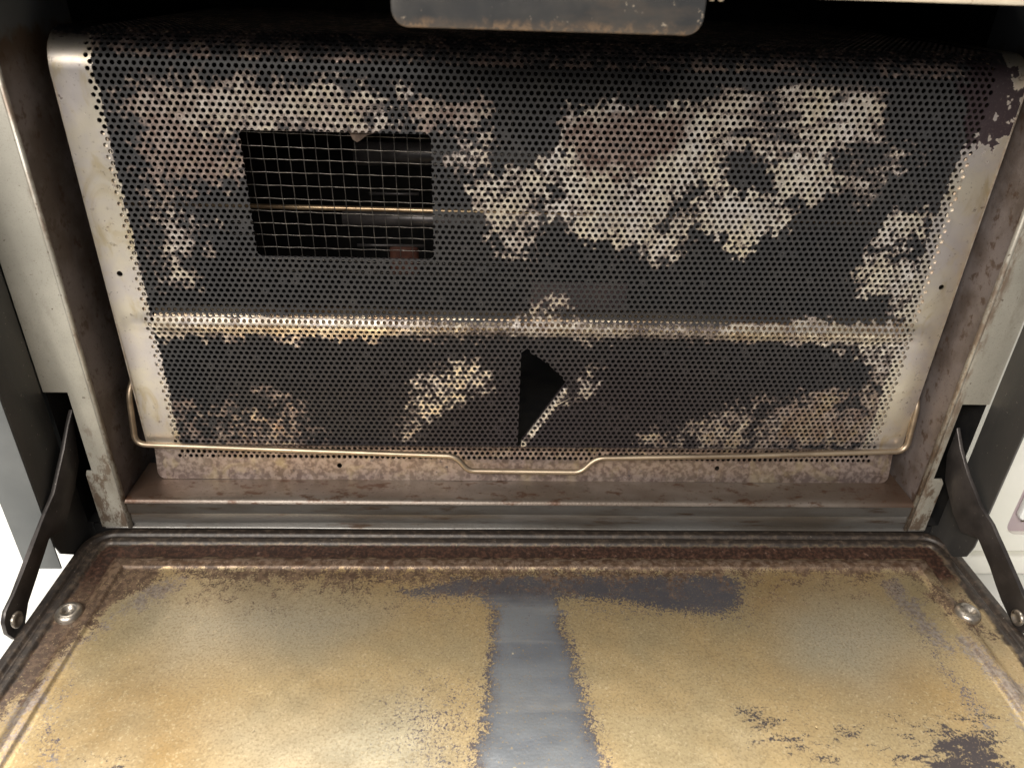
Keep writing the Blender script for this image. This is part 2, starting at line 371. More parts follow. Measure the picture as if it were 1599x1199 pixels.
def m_panel():
    n = NT('sooty_perforated_steel')
    v = n.math('ADD', n.attr('bare'), n.math('MULTIPLY', n.math('SUBTRACT', n.noise(900, 3, .65), .5), .75))
    mask = n.step(v, .36, .84)
    film = n.step(v, .20, .55)
    perf = n.attr('perf')
    tint = n.step(n.math('ADD', n.attr('tint'), n.math('MULTIPLY', n.math('SUBTRACT', n.noise(110, 4, .6), .5), n.mixf(n.attr('perf'), .3, 1.1))), .12, .85)
    steel = n.mix(n.step(n.noise(60, 3), .35, .65), (.88, .80, .64), (.80, .75, .71))
    steel = n.mix(n.step(n.noise(38, 3, .6), .45, .68, 0, .55), steel, (.42, .38, .34))
    heat = n.mix(n.step(n.noise(28, 4, .6), .40, .62), (.66, .60, .495), (.57, .525, .505))
    heat = n.mix(n.step(n.noise(52, 4, .6, (1, 1, .5), 1.2), .54, .68, 0, .7), heat, (.50, .41, .25))
    heat = n.mix(n.step(n.noise(230, 4, .7), .62, .70, 0, .7), heat, (.17, .115, .085))
    steel = n.mix(n.math('SUBTRACT', 1.0, perf), steel, heat)
    steel = n.mix(tint, steel, n.mix(n.step(n.noise(330, 3, .6), .40, .60), (.17, .115, .098), (.40, .31, .275)))
    steel = n.mix(n.step(n.noise(45, 3, dist=1.5), .56, .72, 0, .4), steel, (.62, .52, .33))
    steel = n.mix(n.step(n.noise(420, 3), .62, .72, 0, .45), steel, (.26, .20, .16))
    steel = n.mix(n.math('MULTIPLY', perf, n.step(n.noise(260, 4, .65), .44, .64, 0, .55)), steel, (.20, .155, .130))
    soot = n.mix(n.step(n.noise(35, 3), .4, .65), (.027, .027, .029), (.033, .032, .033))
    soot = n.mix(n.attr('purple'), soot, (.022, .0145, .017))
    soot = n.mix(n.step(n.noise(900, 2), .62, .75, 0, .35), soot, (.10, .09, .085))
    n.bump(n.math('ADD', n.noise(700, 3), mask), .12, .0004)
    soot = n.mix(film, soot, (.105, .080, .072))
    return n.done(n.mix(mask, soot, steel), n.mixf(mask, n.mixf(n.noise(200, 3), .40, .62), n.mixf(n.noise(90, 3), .32, .46)), n.mixf(mask, 0.0, .86), .32)

def m_frame():
    n = NT('worn_grey_steel')
    c = n.mix(n.step(n.noise(30, 4), .35, .65), (.45, .43, .375), (.36, .345, .30))
    c = n.mix(n.step(n.noise(1500, 2), .55, .75, 0, .5), c, (.22, .20, .17))
    c = n.mix(n.step(n.noise(420, 3), .66, .72, 0, .8), c, (.10, .075, .055))
    inn = n.step(n.math('ADD', n.math('ABSOLUTE', n.axis(0)), n.math('MULTIPLY', n.noise(160, 4, .7, (1, 1, .3)), .012)), .2335, .2375, 1, 0)
    c = n.mix(n.math('MULTIPLY', inn, n.step(n.noise(220, 5, .7, (1, 1, .4)), .40, .60, .15, .8)), c, (.16, .105, .07))
    c = n.mix(n.step(n.noise(70, 5, .7, (1, 1, .4)), .52, .68, 0, .45), c, (.24, .215, .175))
    low = n.step(n.math('ADD', n.axis(2), n.math('MULTIPLY', n.noise(90, 4), .06)), .02, .07, 1, 0)
    c = n.mix(n.math('MULTIPLY', low, n.step(n.noise(170, 5, .75, (1, 1, .45)), .47, .58, 0, .85)), c, (.13, .085, .055))
    n.bump(n.noise(900, 3), .15, .0003)
    return n.done(c, n.mixf(n.noise(60, 3), .38, .55), .45, .5)

def m_jamb():
    n = NT('browned_cavity_steel')
    c = n.mix(n.step(n.noise(38, 5), .38, .62), (.125, .098, .085), (.215, .185, .178))
    c = n.mix(n.step(n.noise(150, 5, .65), .55, .66, 0, .8), c, (.085, .050, .032))
    c = n.mix(n.step(n.noise(700, 3), .62, .72, 0, .6), c, (.06, .045, .035))
    c = n.mix(n.step(n.noise(90, 4, .6, (1, .3, 1)), .60, .70, 0, .5), c, (.24, .22, .215))
    top = n.step(n.math('ADD', n.axis(2), n.math('MULTIPLY', n.noise(130, 4), .018)), .219, .227)
    edge = n.step(n.math('ADD', n.axis(2), n.math('MULTIPLY', n.noise(130, 4), .018)), .200, .221)
    c = n.mix(n.math('MULTIPLY', edge, .7), c, (.10, .055, .02))
    c = n.mix(top, c, (.17, .175, .18))
    n.bump(n.noise(500, 4), .25, .0005)
    return n.done(c, n.mixf(n.noise(80, 3), .36, .58), .35, .5)

def m_sill():
    n = NT('browned_sill_steel')
    c = n.mix(n.step(n.noise(28, 4, .55, (.5, 1, 1)), .38, .62), (.125, .099, .080), (.185, .158, .136))
    c = n.mix(n.step(n.noise(170, 5, .7, (.5, 1, 1)), .54, .64, 0, .85), c, (.075, .036, .02))
    c = n.mix(n.step(n.noise(600, 3), .63, .70, 0, .8), c, (.07, .05, .04))
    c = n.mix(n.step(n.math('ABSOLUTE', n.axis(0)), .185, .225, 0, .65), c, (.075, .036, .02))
    n.bump(n.noise(600, 4), .25, .0005)
    return n.done(c, n.mixf(n.noise(70, 3), .30, .5), .5, .5)

def m_sill_front():
    n = NT('greasy_sill_front')
    c = n.mix(n.step(n.noise(24, 4, .6, (.35, 1, 2)), .40, .62), (.155, .15, .143), (.10, .086, .072))
    c = n.mix(n.step(n.noise(90, 5, .7, (.3, 1, 2.5)), .56, .66, 0, .9), c, (.07, .045, .03))
    n.bump(n.noise(600, 4), .2, .0005)
    return n.done(c, n.mixf(n.noise(60, 3), .22, .42), .55, .5)

def m_simple(name, c1, c2, scale, rough, metal, spk=None, stretch=None, bump=.12):
    n = NT(name)
    c = n.mix(n.step(n.noise(scale, 4, .6, stretch), .36, .64), c1, c2)
    if spk: c = n.mix(n.step(n.noise(spk[0], 3, .6), spk[1], spk[1]+.06, 0, .9), c, spk[2])
    n.bump(n.noise(700, 3), bump, .0004)
    return n.done(c, n.mixf(n.noise(scale*2, 3), rough[0], rough[1]), metal, .5 if (metal > .25 or max(c1) > .2) else .12)

def m_door():
    n = NT('grease_stained_door_steel')
    fine = n.math('MULTIPLY', n.math('SUBTRACT', n.noise(900, 4, .8), .5), 3.8)
    def msk(a, lo=.44, hi=.60): return n.step(n.math('ADD', n.attr(a), fine), lo, hi)
    grey, black, pale, brown = msk('grey'), msk('black', .46, .56), msk('pale', .35, .75), msk('brown', .3, .8)
    warm = n.attr('warm')
    c = n.mix(n.step(n.noise(22, 3), .35, .65), (.54, .405, .215), (.48, .385, .225))
    c = n.mix(n.math('MULTIPLY', warm, .8), c, (.42, .265, .10))
    c = n.mix(n.math('MULTIPLY', n.attr('beige'), .8), c, (.50, .465, .37))
    c = n.mix(n.step(n.noise(14, 2), .52, .68, 0, .3), c, (.47, .44, .33))
    c = n.mix(n.step(n.noise(850, 3, .65), .46, .66, 0, .50), c, (.25, .18, .10))
    c = n.mix(n.step(n.noise(760, 3, .65), .56, .68, 0, .5), c, (.70, .60, .40))
    c = n.mix(pale, c, n.mix(n.step(n.noise(500, 3), .4, .6), (.40, .35, .31), (.27, .22, .19)))
    steel = n.mix(n.step(n.noise(20, 4, .55, (.6, 1.6, 1)), .35, .65), (.24, .262, .30), (.35, .375, .405))
    edge = n.step(n.math('ADD', n.attr('grey'), n.math('MULTIPLY', fine, .3)), .55, 1.0)
    steel = n.mix(edge, (.17, .145, .16), steel)
    steel = n.mix(n.step(n.noise(26, 4, .6, (.25, 3.0, 1)), .50, .66, 0, .5), steel, (.46, .47, .48))
    steel = n.mix(n.step(n.noise(330, 3, .7, (.5, 1, 1)), .64, .72, 0, .4), steel, (.20, .20, .21))
    steel = n.mix(n.step(n.noise(150, 2, .5), .735, .75, 0, .9), steel, (.75, .68, .52))
    steel = n.mix(n.math('MULTIPLY', n.attr('smoke'), .85), steel, (.125, .118, .135))
    c = n.mix(grey, c, steel)
    c = n.mix(black, c, (.085, .072, .075))
    rim, rust, bead = n.attr('rim'), n.attr('rust'), n.attr('bead')
    c = n.mix(bead, c, n.mix(n.step(n.noise(300, 4), .40, .62), (.34, .25, .19), (.15, .09, .06)))
    c = n.mix(brown, c, n.mix(n.step(n.noise(350, 3), .42, .62), (.080, .050, .033), (.16, .105, .068)))
    rustc = n.mix(n.step(n.noise(500, 3, .7), .42, .66), (.028, .015, .011), (.085, .042, .028))
    rustc = n.mix(n.step(n.noise(260, 4, .7), .60, .70, 0, .7), rustc, (.20, .12, .09))
    c = n.mix(rust, c, rustc)
    rimc = n.mix(n.step(n.noise(240, 4, .7), .45, .7), (.030, .023, .019), (.085, .063, .047))
    rimc = n.mix(n.step(n.noise(900, 3), .68, .74, 0, .8), rimc, (.25, .22, .19))
    c = n.mix(rim, c, rimc)
    dirt_shade = n.math('MAXIMUM', rim, n.math('MAXIMUM', rust, brown))  # dirt and rust, plus the rear shade painted into brown
    rough = n.mixf(grey, n.mixf(n.noise(60, 4), .36, .50), n.mixf(n.noise(40, 4, .6, (.5, 2, 1)), .24, .36))
    rough = n.mixf(dirt_shade, rough, n.mixf(n.noise(300, 3), .32, .6))
    n.bump(n.math('ADD', n.noise(800, 3), n.math('MULTIPLY', n.noise(250, 3), .4)), .13, .0004)
    return n.done(c, rough, n.mixf(dirt_shade, .68, .15), .5)

def m_latch():
    n = NT('scuffed_grey_steel')
    c = n.mix(n.step(n.noise(40, 4), .36, .64), (.040, .041, .043), (.060, .057, .054))
    c = n.mix(n.step(n.noise(90, 4, .6, (.4, 1, 1)), .50, .66, 0, .7), c, (.085, .070, .058))
    edge = n.step(n.math('ADD', n.axis(2), n.math('MULTIPLY', n.noise(150, 4, .7), .006)), .2275, .2310, 1, 0)
    c = n.mix(n.math('MULTIPLY', edge, n.step(n.noise(260, 4, .7), .44, .60, .2, .9)), c, (.20, .135, .085))
    c = n.mix(n.step(n.noise(170, 4, .7), .62, .68, 0, .9), c, (.36, .30, .23))
    n.bump(n.noise(400, 4), .2, .0005)
    return n.done(c, n.mixf(n.noise(80, 4), .34, .55), .3, .5)

MAT = dict(
    panel=m_panel(), frame=m_frame(), jamb=m_jamb(), sill=m_sill(), sill_front=m_sill_front(), door=m_door(),
    black=m_simple('plain_black', (.012, .012, .013), (.02, .019, .018), 60, (.4, .6), 0, None),
    ceiling=m_simple('dark_cavity_roof', (.015, .015, .016), (.03, .028, .026), 40, (.3, .5), .2, None),
    casing=m_simple('dark_casing_steel', (.055, .054, .052), (.085, .080, .075), 30, (.35, .5), .3, (500, .68, (.25, .23, .2)), (1, 1, .3)),
    flange=m_simple('grey_painted_casing', (.12, .127, .13), (.15, .157, .16), 20, (.3, .45), .2, (160, .74, (.8, .8, .78))),
    arm=m_simple('oiled_dark_steel', (.052, .046, .044), (.088, .078, .074), 50, (.30, .48), .55, (500, .68, (.28, .25, .23))),
    rivet=m_simple('bright_steel', (.46, .42, .37), (.30, .26, .21), 120, (.25, .42), .85, (420, .60, (.07, .05, .04))),
    wire=m_simple('golden_browned_wire', (.43, .345, .25), (.30, .235, .17), 90, (.34, .50), .85, (700, .66, (.14, .09, .06)), (.3, 1, 1)),
    rail=m_simple('rusty_bright_bar', (.70, .60, .46), (.34, .22, .13), 45, (.28, .45), .8, None, (.5, 1, 1)),
    strip=m_simple('bright_backing_strip', (.72, .66, .56), (.55, .44, .34), 200, (.3, .45), .6, None),
    screen=m_simple('dull_screen_wire', (.12, .11, .10), (.06, .055, .05), 300, (.25, .45), .85, None),
    rod=m_simple('golden_heating_rod', (.34, .25, .155), (.17, .115, .07), 90, (.25, .45), .8, (400, .66, (.08, .05, .03)), (.6, 1, 1)),
    tube=m_simple('sooty_tube', (.045, .041, .041), (.075, .067, .067), 80, (.3, .5), .5, None),
    rust=m_simple('red_rust', (.028, .010, .007), (.045, .018, .012), 200, (.6, .8), 0, None),
    plate=m_simple('purple_browned_plate', (.10, .075, .08), (.14, .10, .10), 90, (.4, .6), .3, None),
    latch=m_latch(),
    header=m_simple('cream_header', (.72, .64, .50), (.62, .54, .42), 60, (.4, .55), .1, (260, .66, (.40, .30, .20))),
    plastic=m_simple('cream_plastic', (.70, .69, .62), (.74, .73, .67), 12, (.35, .45), 0, None, None, .03),
    white=m_simple('white_plastic', (.80, .80, .78), (.82, .82, .80), 12, (.3, .4), 0, None, None, .03),
    mauve=m_simple('mauve_plastic', (.36, .29, .31), (.40, .33, .34), 20, (.4, .5), 0, None, None, .03),
    grime=m_simple('grime', (.05, .035, .02), (.16, .12, .06), 300, (.5, .7), 0, None),
    flake=m_simple('burnt_residue', (.045, .032, .025), (.075, .054, .041), 250, (.5, .7), 0, (900, .64, (.12, .08, .05)), None, .5),
    counter=m_simple('white_counter', (.80, .80, .76), (.84, .84, .81), 8, (.3, .4), 0, (220, .74, (.5, .5, .47)), None, .03),
)

# ------------------------------------------------------------------ countertop
ct = box('countertop', (-0.9, -0.5, -0.152), (0.9, 0.5, -0.112), MAT['counter'], None, .002)
tag(ct, 'pale worktop under the oven, seen either side of its open door', 'countertop', kind='structure')

# ------------------------------------------------------------------ oven
YF = -0.0215
XL, XR = -0.2297, 0.2250      # inner faces of the cavity opening
CL, CR = -0.2547, 0.2456      # inner faces of the outer casing
ZTOP = 0.2380
oven = empty('countertop_oven')
oven.location = (0, 0, 0)
tag(oven, 'open stained countertop oven with its drop-down door lowered', 'oven')

# uprights of the front frame, notched for the hinge arms
def upright(x_in, x_out, x_slot, x_low, z0, z1):
    pts = [(x_in, YF, -.0425), (x_in, YF, ZTOP), (x_out, YF, ZTOP), (x_out, YF, z1), (x_slot, YF, z1), (x_slot, YF, z0)]
    pts += [(x_low+(x_slot-x_low)*.25, YF, z0), (x_low, YF, z0-.003), (x_low, YF, -.0425)]
    return plate('frame_upright', pts, (0, .0016, 0), MAT['frame'], oven, .0006, 2)
upright(XL, CL, -.2424, -.2462, -.0030, .0466)
upright(XR, CR, .2306, .2372, -.0046, .0452)
# bent-over inner edges of the uprights
for s, x in ((1, XL), (-1, XR)):
    tube('frame_edge', [(x-s*.0004, YF+.0006, -.0425), (x-s*.0004, YF+.0006, .1), (x-s*.0004, YF+.0006, ZTOP)], .0014, MAT['frame'], oven, 10)
# cavity side walls with their fold behind the frame
def side_wall(x, s):
    V = []; F = []
    ys = [YF+.002, -.012, -.002, .01, .02, .03, .04, .05]
    bow = [0, .0003, .0007, .0009, .0010, .001, .001, .001]
    zs = np.linspace(-.0425, ZTOP, 30)
    for z in zs:
        for y, b in zip(ys, bow):
            V.append((x-s*(b+.0002*math.sin(z*90)), y, z))
    m = len(ys)
    for i in range(len(zs)-1):
        for k in range(m-1):
            F.append((i*m+k, i*m+k+1, (i+1)*m+k+1, (i+1)*m+k))
    off = len(V)
    V += [(vx-s*.002, vy, vz) for vx, vy, vz in V]
    F += [tuple(off+i for i in f[::-1]) for f in F]
    return mesh_obj('side_wall', V, F, MAT['jamb'], oven, smooth=True)
side_wall(XL, 1); side_wall(XR, -1)
for x0_, x1_ in ((XL-.003, XL-.0012), (XR+.0012, XR+.003)):
    box('rear_side_wall', (x0_, .0495, -.0425), (x1_, .252, ZTOP), MAT['black'], oven, .0002)  # black for soot and for the deep cavity's shade, put into colour
box('cavity_roof', (XL-.002, YF+.004, ZTOP), (XR+.002, .252, ZTOP+.003), MAT['ceiling'], oven, .0004)
box('back_wall', (XL-.002, .2525, -.05), (XR+.002, .256, ZTOP+.003), MAT['black'], oven, .0004)
# sill: floor sheet rolled over the front
prof = [(.014, -.0226), (.009, -.0226), (.004, -.0226), (-.010, -.0225), (-.0185, -.0222), (-.0204, -.0224), (-.0215, -.0232), (-.0221, -.0246)]
xs = np.linspace(XL+.0005, XR-.0005, 60)
V, F = [], []
for x in xs:
    e = .0006*math.sin(x*40)*.3
    for y, z in prof: V.append((x, y, z+e*(1 if y > -.02 else 0)))
m = len(prof)
for i in range(len(xs)-1):
    for k in range(m-1): F.append((i*m+k, (i+1)*m+k, (i+1)*m+k+1, i*m+k+1))
box('cavity_floor', (XL+.0005, .0142, -.0240), (XR-.0005, .252, -.0227), MAT['black'], oven, .0003)  # rear floor blackened: the cavity's depth shade put into its colour
sill = mesh_obj('sill', V, F, MAT['sill'], oven, smooth=True)
def strip_x(name, prof, mat, parent, x0=XL+.0005, x1=XR-.0005, n=50, wav=.0002, seed=1):
    V, F = [], []
    xs = np.linspace(x0, x1, n)
    for x in xs:
        for y, z in prof: V.append((x, y+wav*math.sin(x*31+seed), z+wav*math.sin(x*47+seed*2)))
    m = len(prof)
    for i in range(n-1):
        for k in range(m-1): F.append((i*m+k, (i+1)*m+k, (i+1)*m+k+1, i*m+k+1))
    return mesh_obj(name, V, F, mat, parent, smooth=True)
strip_x('sill_face', [(-.0220, -.0246), (-.0216, -.0252), (-.0213, -.0258), (-.0214, -.0318), (-.0209, -.0326)], MAT['sill_front'], sill)
strip_x('sill_face', [(-.0200, -.0322), (-.0203, -.0330), (-.0206, -.0385), (-.0200, -.0400), (-.0195, -.0425)], MAT['sill_front'], sill, seed=4)
strip_x('sill_trim', [(-.0185, -.0418), (-.0208, -.0421), (-.0216, -.0425), (-.0217, -.0431), (-.0212, -.0436), (-.019, -.0440)], MAT['sill_front'], sill, -.2440, .2365, wav=.0001)
# outer casing sides
casL = plate('casing_side', [(CL, YF-.0005, ZTOP+.06), (CL, -.0505, ZTOP+.06), (CL, -.0505, -.0300), (CL, -.0480, -.0385), (CL, -.030, -.0560), (CL, .02, -.0800), (CL, .02, -.002), (CL, YF-.0005, -.002)], (-.0012, 0, 0), MAT['casing'], oven, .0003)
casR = plate('casing_side', [(CR, YF-.0005, ZTOP+.06), (CR, -.0500, ZTOP+.06), (CR, -.0500, -.0300), (CR, -.0475, -.0390), (CR, -.030, -.0560), (CR, .02, -.0800), (CR, .02, -.002), (CR, YF-.0005, -.002)], (.0012, 0, 0), MAT['casing'], oven, .0003)
fl = box('casing_flange', (CL-.0190, -.0516, -.046), (CL-.0002, -.0506, ZTOP+.06), MAT['flange'], casL, .0004)
# casing outer walls and top, which keep the light out of the cavity
box('casing_wall', (CL-.0200, -.0506, -.046), (CL-.0190, .27, ZTOP+.06), MAT['flange'], oven, .0003)
box('casing_wall', (CR+.0014, .022, -.112), (CR+.0026, .27, ZTOP+.06), MAT['casing'], oven, .0003)
box('casing_top', (CL-.0200, -.054, ZTOP+.0605), (CR+.0026, .27, ZTOP+.062), MAT['flange'], oven, .0004)
box('casing_back', (CL-.0190, .2565, -.112), (CR+.0014, .2580, ZTOP+.06), MAT['black'], oven, .0003)
box('underside', (CL+.03, .0235, -.112), (CR-.03, .2560, -.0445), MAT['black'], oven, .0005)
box('lower_panel', (CL+.0004, -.0160, -.100), (CR-.0004, -.0145, -.0445), MAT['black'], oven, .0003)
# black pockets behind the hinge slots
box('slot_pocket', (CL+.0004, -.0195, -.044), (-.2424+.008, .06, .055), MAT['black'], oven, 0) if False else None
for x0, x1 in ((CL+.0003, -.2345), (.2300, CR-.0003)):
    V = [(x0, YF+.002, -.04), (x1, YF+.002, -.04), (x1, YF+.002, .06), (x0, YF+.002, .06), (x0, .07, -.04), (x1, .07, -.04), (x1, .07, .06), (x0, .07, .06)]
    mesh_obj('slot_pocket', V, [(4, 5, 6, 7), (0, 4, 7, 3), (1, 2, 6, 5), (3, 7, 6, 2), (0, 1, 5, 4)], MAT['black'], oven)
# hinge arms
def arm(pts, riv, t, s):
    P = [Vector(p)*.001 for p in pts]
    a = plate('hinge_arm', P, (t, 0, 0), MAT['arm'], oven, .0004)
    c = Vector(riv)*.001
    lathe('rivet', [(.0042, -.0002), (.0042, .0008), (.0036, .0014), (.0026, .0014), (.0022, .0006), (.0008, .0005)], c+Vector((s*.0001, 0, 0)), (s, 0, 0), MAT['rivet'], a)
    return a
arm(ARM_A, ARM_A_RIVET, -.0022, 1)
arm(ARM_B, ARM_B_RIVET, .0022, -1)
# header panel, latch plate, screws
hd = box('header_panel', (CL-.0200, -.0575, .2368), (CR+.0026, -.0552, ZTOP+.0603), MAT['header'], oven, .0008, 3)
box('header_soffit', (CL, -.0550, .2400), (CR, YF-.001, .2412), MAT['ceiling'], hd, .0003)
for x in (.0546, .0580):
    lathe('screw', [(.0016, -.001), (.0016, .0004), (.0013, .0011), (.0006, .0015)], (x, -.0500, .2395), (0, 0, -1), MAT['header'], hd, 16) if False else \
    lathe('screw', [(.0014, .012), (.0015, .002), (.0013, .0008), (.0007, .0001)], (x, -.0500, .2348), (0, 0, 1), MAT['header'], hd, 16)
def rrect(x0, x1, z0, z1, r, y, top=False, n=7):
    pts = []
    cs = [(x1-r, z0+r, -90), (x1-r, z1-r, 0), (x0+r, z1-r, 90), (x0+r, z0+r, 180)]
    for cx, cz, a in cs:
        for k in range(n+1):
            t = math.radians(a+90*k/n); pts.append((cx+r*math.cos(t), y, cz+r*math.sin(t)))
    return pts
plate('latch_plate', rrect(-.0628, .0506, .2236, .285, .0062, -.0590), (0, .0032, 0), MAT['latch'], oven, .0009, 3)

# ---------------- door
DX, DW, DY0, DY1 = -.0017, .2530, -.0175, -.2760
a0, b0, r0 = DW, (DY0-DY1)/2, .017
cyd = (DY0+DY1)/2
NL, NS, NCN = 420, 220, 14
def ring(d):
    a, b, r = a0-d, b0-d, max(r0-d, .0004)
    out = []
    for cx, cy, ang, (ex, ey, nn) in (((a-r), (b-r), 0, (-(a-r), (b-r), NL)), (-(a-r), (b-r), 90, (-(a-r), -(b-r), NS)),
                                      (-(a-r), -(b-r), 180, ((a-r), -(b-r), NL)), ((a-r), -(b-r), 270, ((a-r), (b-r), NS))):
        t = np.radians(ang+90*np.arange(NCN)/(NCN-1))
        arc = np.stack([cx+r*np.cos(t), cy+r*np.sin(t)], 1)
        t2 = np.radians(ang+90)
        p0 = arc[-1]; p1 = np.array([ex+r*np.cos(t2), ey+r*np.sin(t2)])
        w = (np.arange(1, nn)/nn)[:, None]
        out += [arc, p0*(1-w)+p1*w]
    return np.concatenate(out)
hp = np.array([(0, -1.6), (.4, -.6), (1.2, 0), (4.6, .1), (5.4, -.3), (6.0, -1.5), (7.0, -1.8), (7.8, -.6), (8.6, -.1), (11.2, -.2), (12.0, -.8), (13.0, -1.9), (16, -2.3), (21, -2.9), (22.4, -2.8), (23.6, -1.9), (26, -1.5), (29, -1.8), (30.6, -3.1), (32, -3.5), (40, -3.6), (200, -3.6)])
ds = np.concatenate([np.arange(0, .034, .0005), np.arange(.034, b0-.0006, .0011), [b0-1e-6]])
rings = [ring(d) for d in ds]
npr = len(rings[0])
X = np.concatenate([r[:, 0] for r in rings])+DX; Y = np.concatenate([r[:, 1] for r in rings])+cyd
dd = np.repeat(ds, npr)*1000
Z = -.046+np.interp(dd, hp[:, 0], hp[:, 1])*.001
wavy = multi(X*1000, Y*1000, 31, (25, 9), (.6, .4))-.5
Z += wavy*.0006*np.clip((dd-8)/10, 0, 1)
nr = len(rings)
idx = np.arange(nr*npr).reshape(nr, npr)
q1, q2 = idx[:-1], idx[1:]
quads = np.stack([q1, np.roll(q1, -1, 1), np.roll(q2, -1, 1), q2], -1).reshape(-1, 4)
# side skirt and underside
base = ring(0.0); V0 = np.stack([X, Y, Z], 1)
sk = np.concatenate([np.stack([base[:, 0]+DX, base[:, 1]+cyd, np.full(npr, -.062)], 1), np.stack([(base[:, 0]*.985)+DX, base[:, 1]*.985+cyd, np.full(npr, -.066)], 1)])
o = len(V0)
s1 = np.arange(npr); s2 = o+s1; s3 = o+npr+s1
quads = np.concatenate([quads, np.stack([s2, np.roll(s2, -1), np.roll(s1, -1), s1], -1), np.stack([s3, np.roll(s3, -1), np.roll(s2, -1), s2], -1)])
Vd = np.concatenate([V0, sk])
x, y = Vd[:, 0]*1000, Vd[:, 1]*1000
un = uniform(multi(x, y, 3, (7, 3, 1.4), (.35, .35, .3)))
unf = uniform(multi(x, y, 9, (4, 1.8, .9), (.3, .35, .35)))
uns = uniform(multi(x*.28, y, 15, (4, 1.8, .9), (.35, .35, .3)))
att = {}
for k, nz, amp in (('grey', unf, .30), ('black', uns, 1.0), ('pale', un, .6), ('brown', un, .7), ('warm', un, .3), ('smoke', un, .3), ('beige', un, .3)):
    d = np.zeros(len(x))
    for dens, s, poly in DOOR_PATCHES[k]:
        d = np.maximum(d, dens*soft(x+(un-.5)*2.5, y+(unf-.5)*2.5, poly, s*(4.0 if k == 'grey' else 2.0)))
    att[k] = d*1.0 if k in ('warm', 'smoke', 'beige') else np.where(d > .001, d-(nz-.5)*amp*np.clip((1.02-d)*4,0,1)-.25*(1-d), -1.0)
ddf = np.concatenate([dd, np.zeros(2*npr)])
jit = (un-.5)*3.0
def band(lo, hi, s=.8, j=1.0):
    q = ddf+jit*j
    return np.clip((q-lo)/s+.5, 0, 1)*np.clip((hi-q)/s+.5, 0, 1)
att['rim'] = band(-50, 13.0, 1.0, .6)
back = np.clip((y+70)/25, 0, 1)
att['rust'] = band(12.5, 22.5, 1.2, .5)*np.clip(.35+back, 0, 1)
att['bead'] = band(22.5, 30.5, 1.6, .5)*(0.25+.75*np.clip((y+58)/10, 0, 1))
door = big_mesh('door', Vd, quads, np.zeros((0, 3), int), MAT['door'], oven, att, smooth=True)
box('door_underside', (DX-DW*.98, DY1*.98, -.0685), (DX+DW*.98, DY0-.004, -.0655), MAT['casing'], door, .001)
for cx, m_ in ((-.2368, 'rivet'), (.2301, 'rivet')):
    lathe('door_screw', [(.0068, -.0012), (.0066, .0010), (.0058, .0024), (.0044, .0032), (.0030, .0032), (.0024, .0014), (.0006, .0012)], (cx, -.0815, -.0480), (.06, -.05, 1), MAT[m_], door, 28)

# ---------------- heating elements behind the perforated sheet
tube('heating_rod', [(-.2270, .045, .1268), (-.1, .045, .1264), (.05, .045, .1252), (.2235, .045, .1245)], .0014, MAT['rod'], oven, 12, .05)
tube('heating_rod', [(-.0985, .090, .1226), (-.08, .090, .1228), (-.0685, .090, .1230)], .0009, MAT['tube'], oven, 10)
tube('heating_rod', [(-.1080, .090, .0901), (-.095, .090, .0903), (-.066, .090, .0905)], .0009, MAT['tube'], oven, 10)
tube('heating_tube', [(-.1060, .094, .1452), (-.06, .094, .1454), (.0, .094, .1456), (.2235, .094, .146)], .0068, MAT['tube'], oven, 20)
tube('heating_tube', [(-.1160, .094, .1062), (-.06, .094, .1064), (.0, .094, .1066), (.2235, .094, .107)], .0048, MAT['tube'], oven, 20)
box('element_bracket', (-.0882, .088, .0700), (-.0700, .094, .0905), MAT['rust'], oven, .003, 3)

# ------------------------------------------------------------------ perforated panel
panel = empty('perforated_panel')
tag(panel, 'soot-blackened perforated steel sheet with rectangular and triangular cut-outs', 'panel')
PITCH_H = .00316
ROW = PITCH_H*math.sqrt(3)/2
HW = .2200
S_FACE, R_TOP, TOP_LEN = .1985, .0170, .185
S_MAX = S_FACE+R_TOP*math.pi/2+TOP_LEN
WIN = (-.1418, -.0540, .1144, .1752)
TA, TB, TC = np.array([-.0077, .0646]), np.array([-.0078, -.0030]), np.array([.0193, .0410])

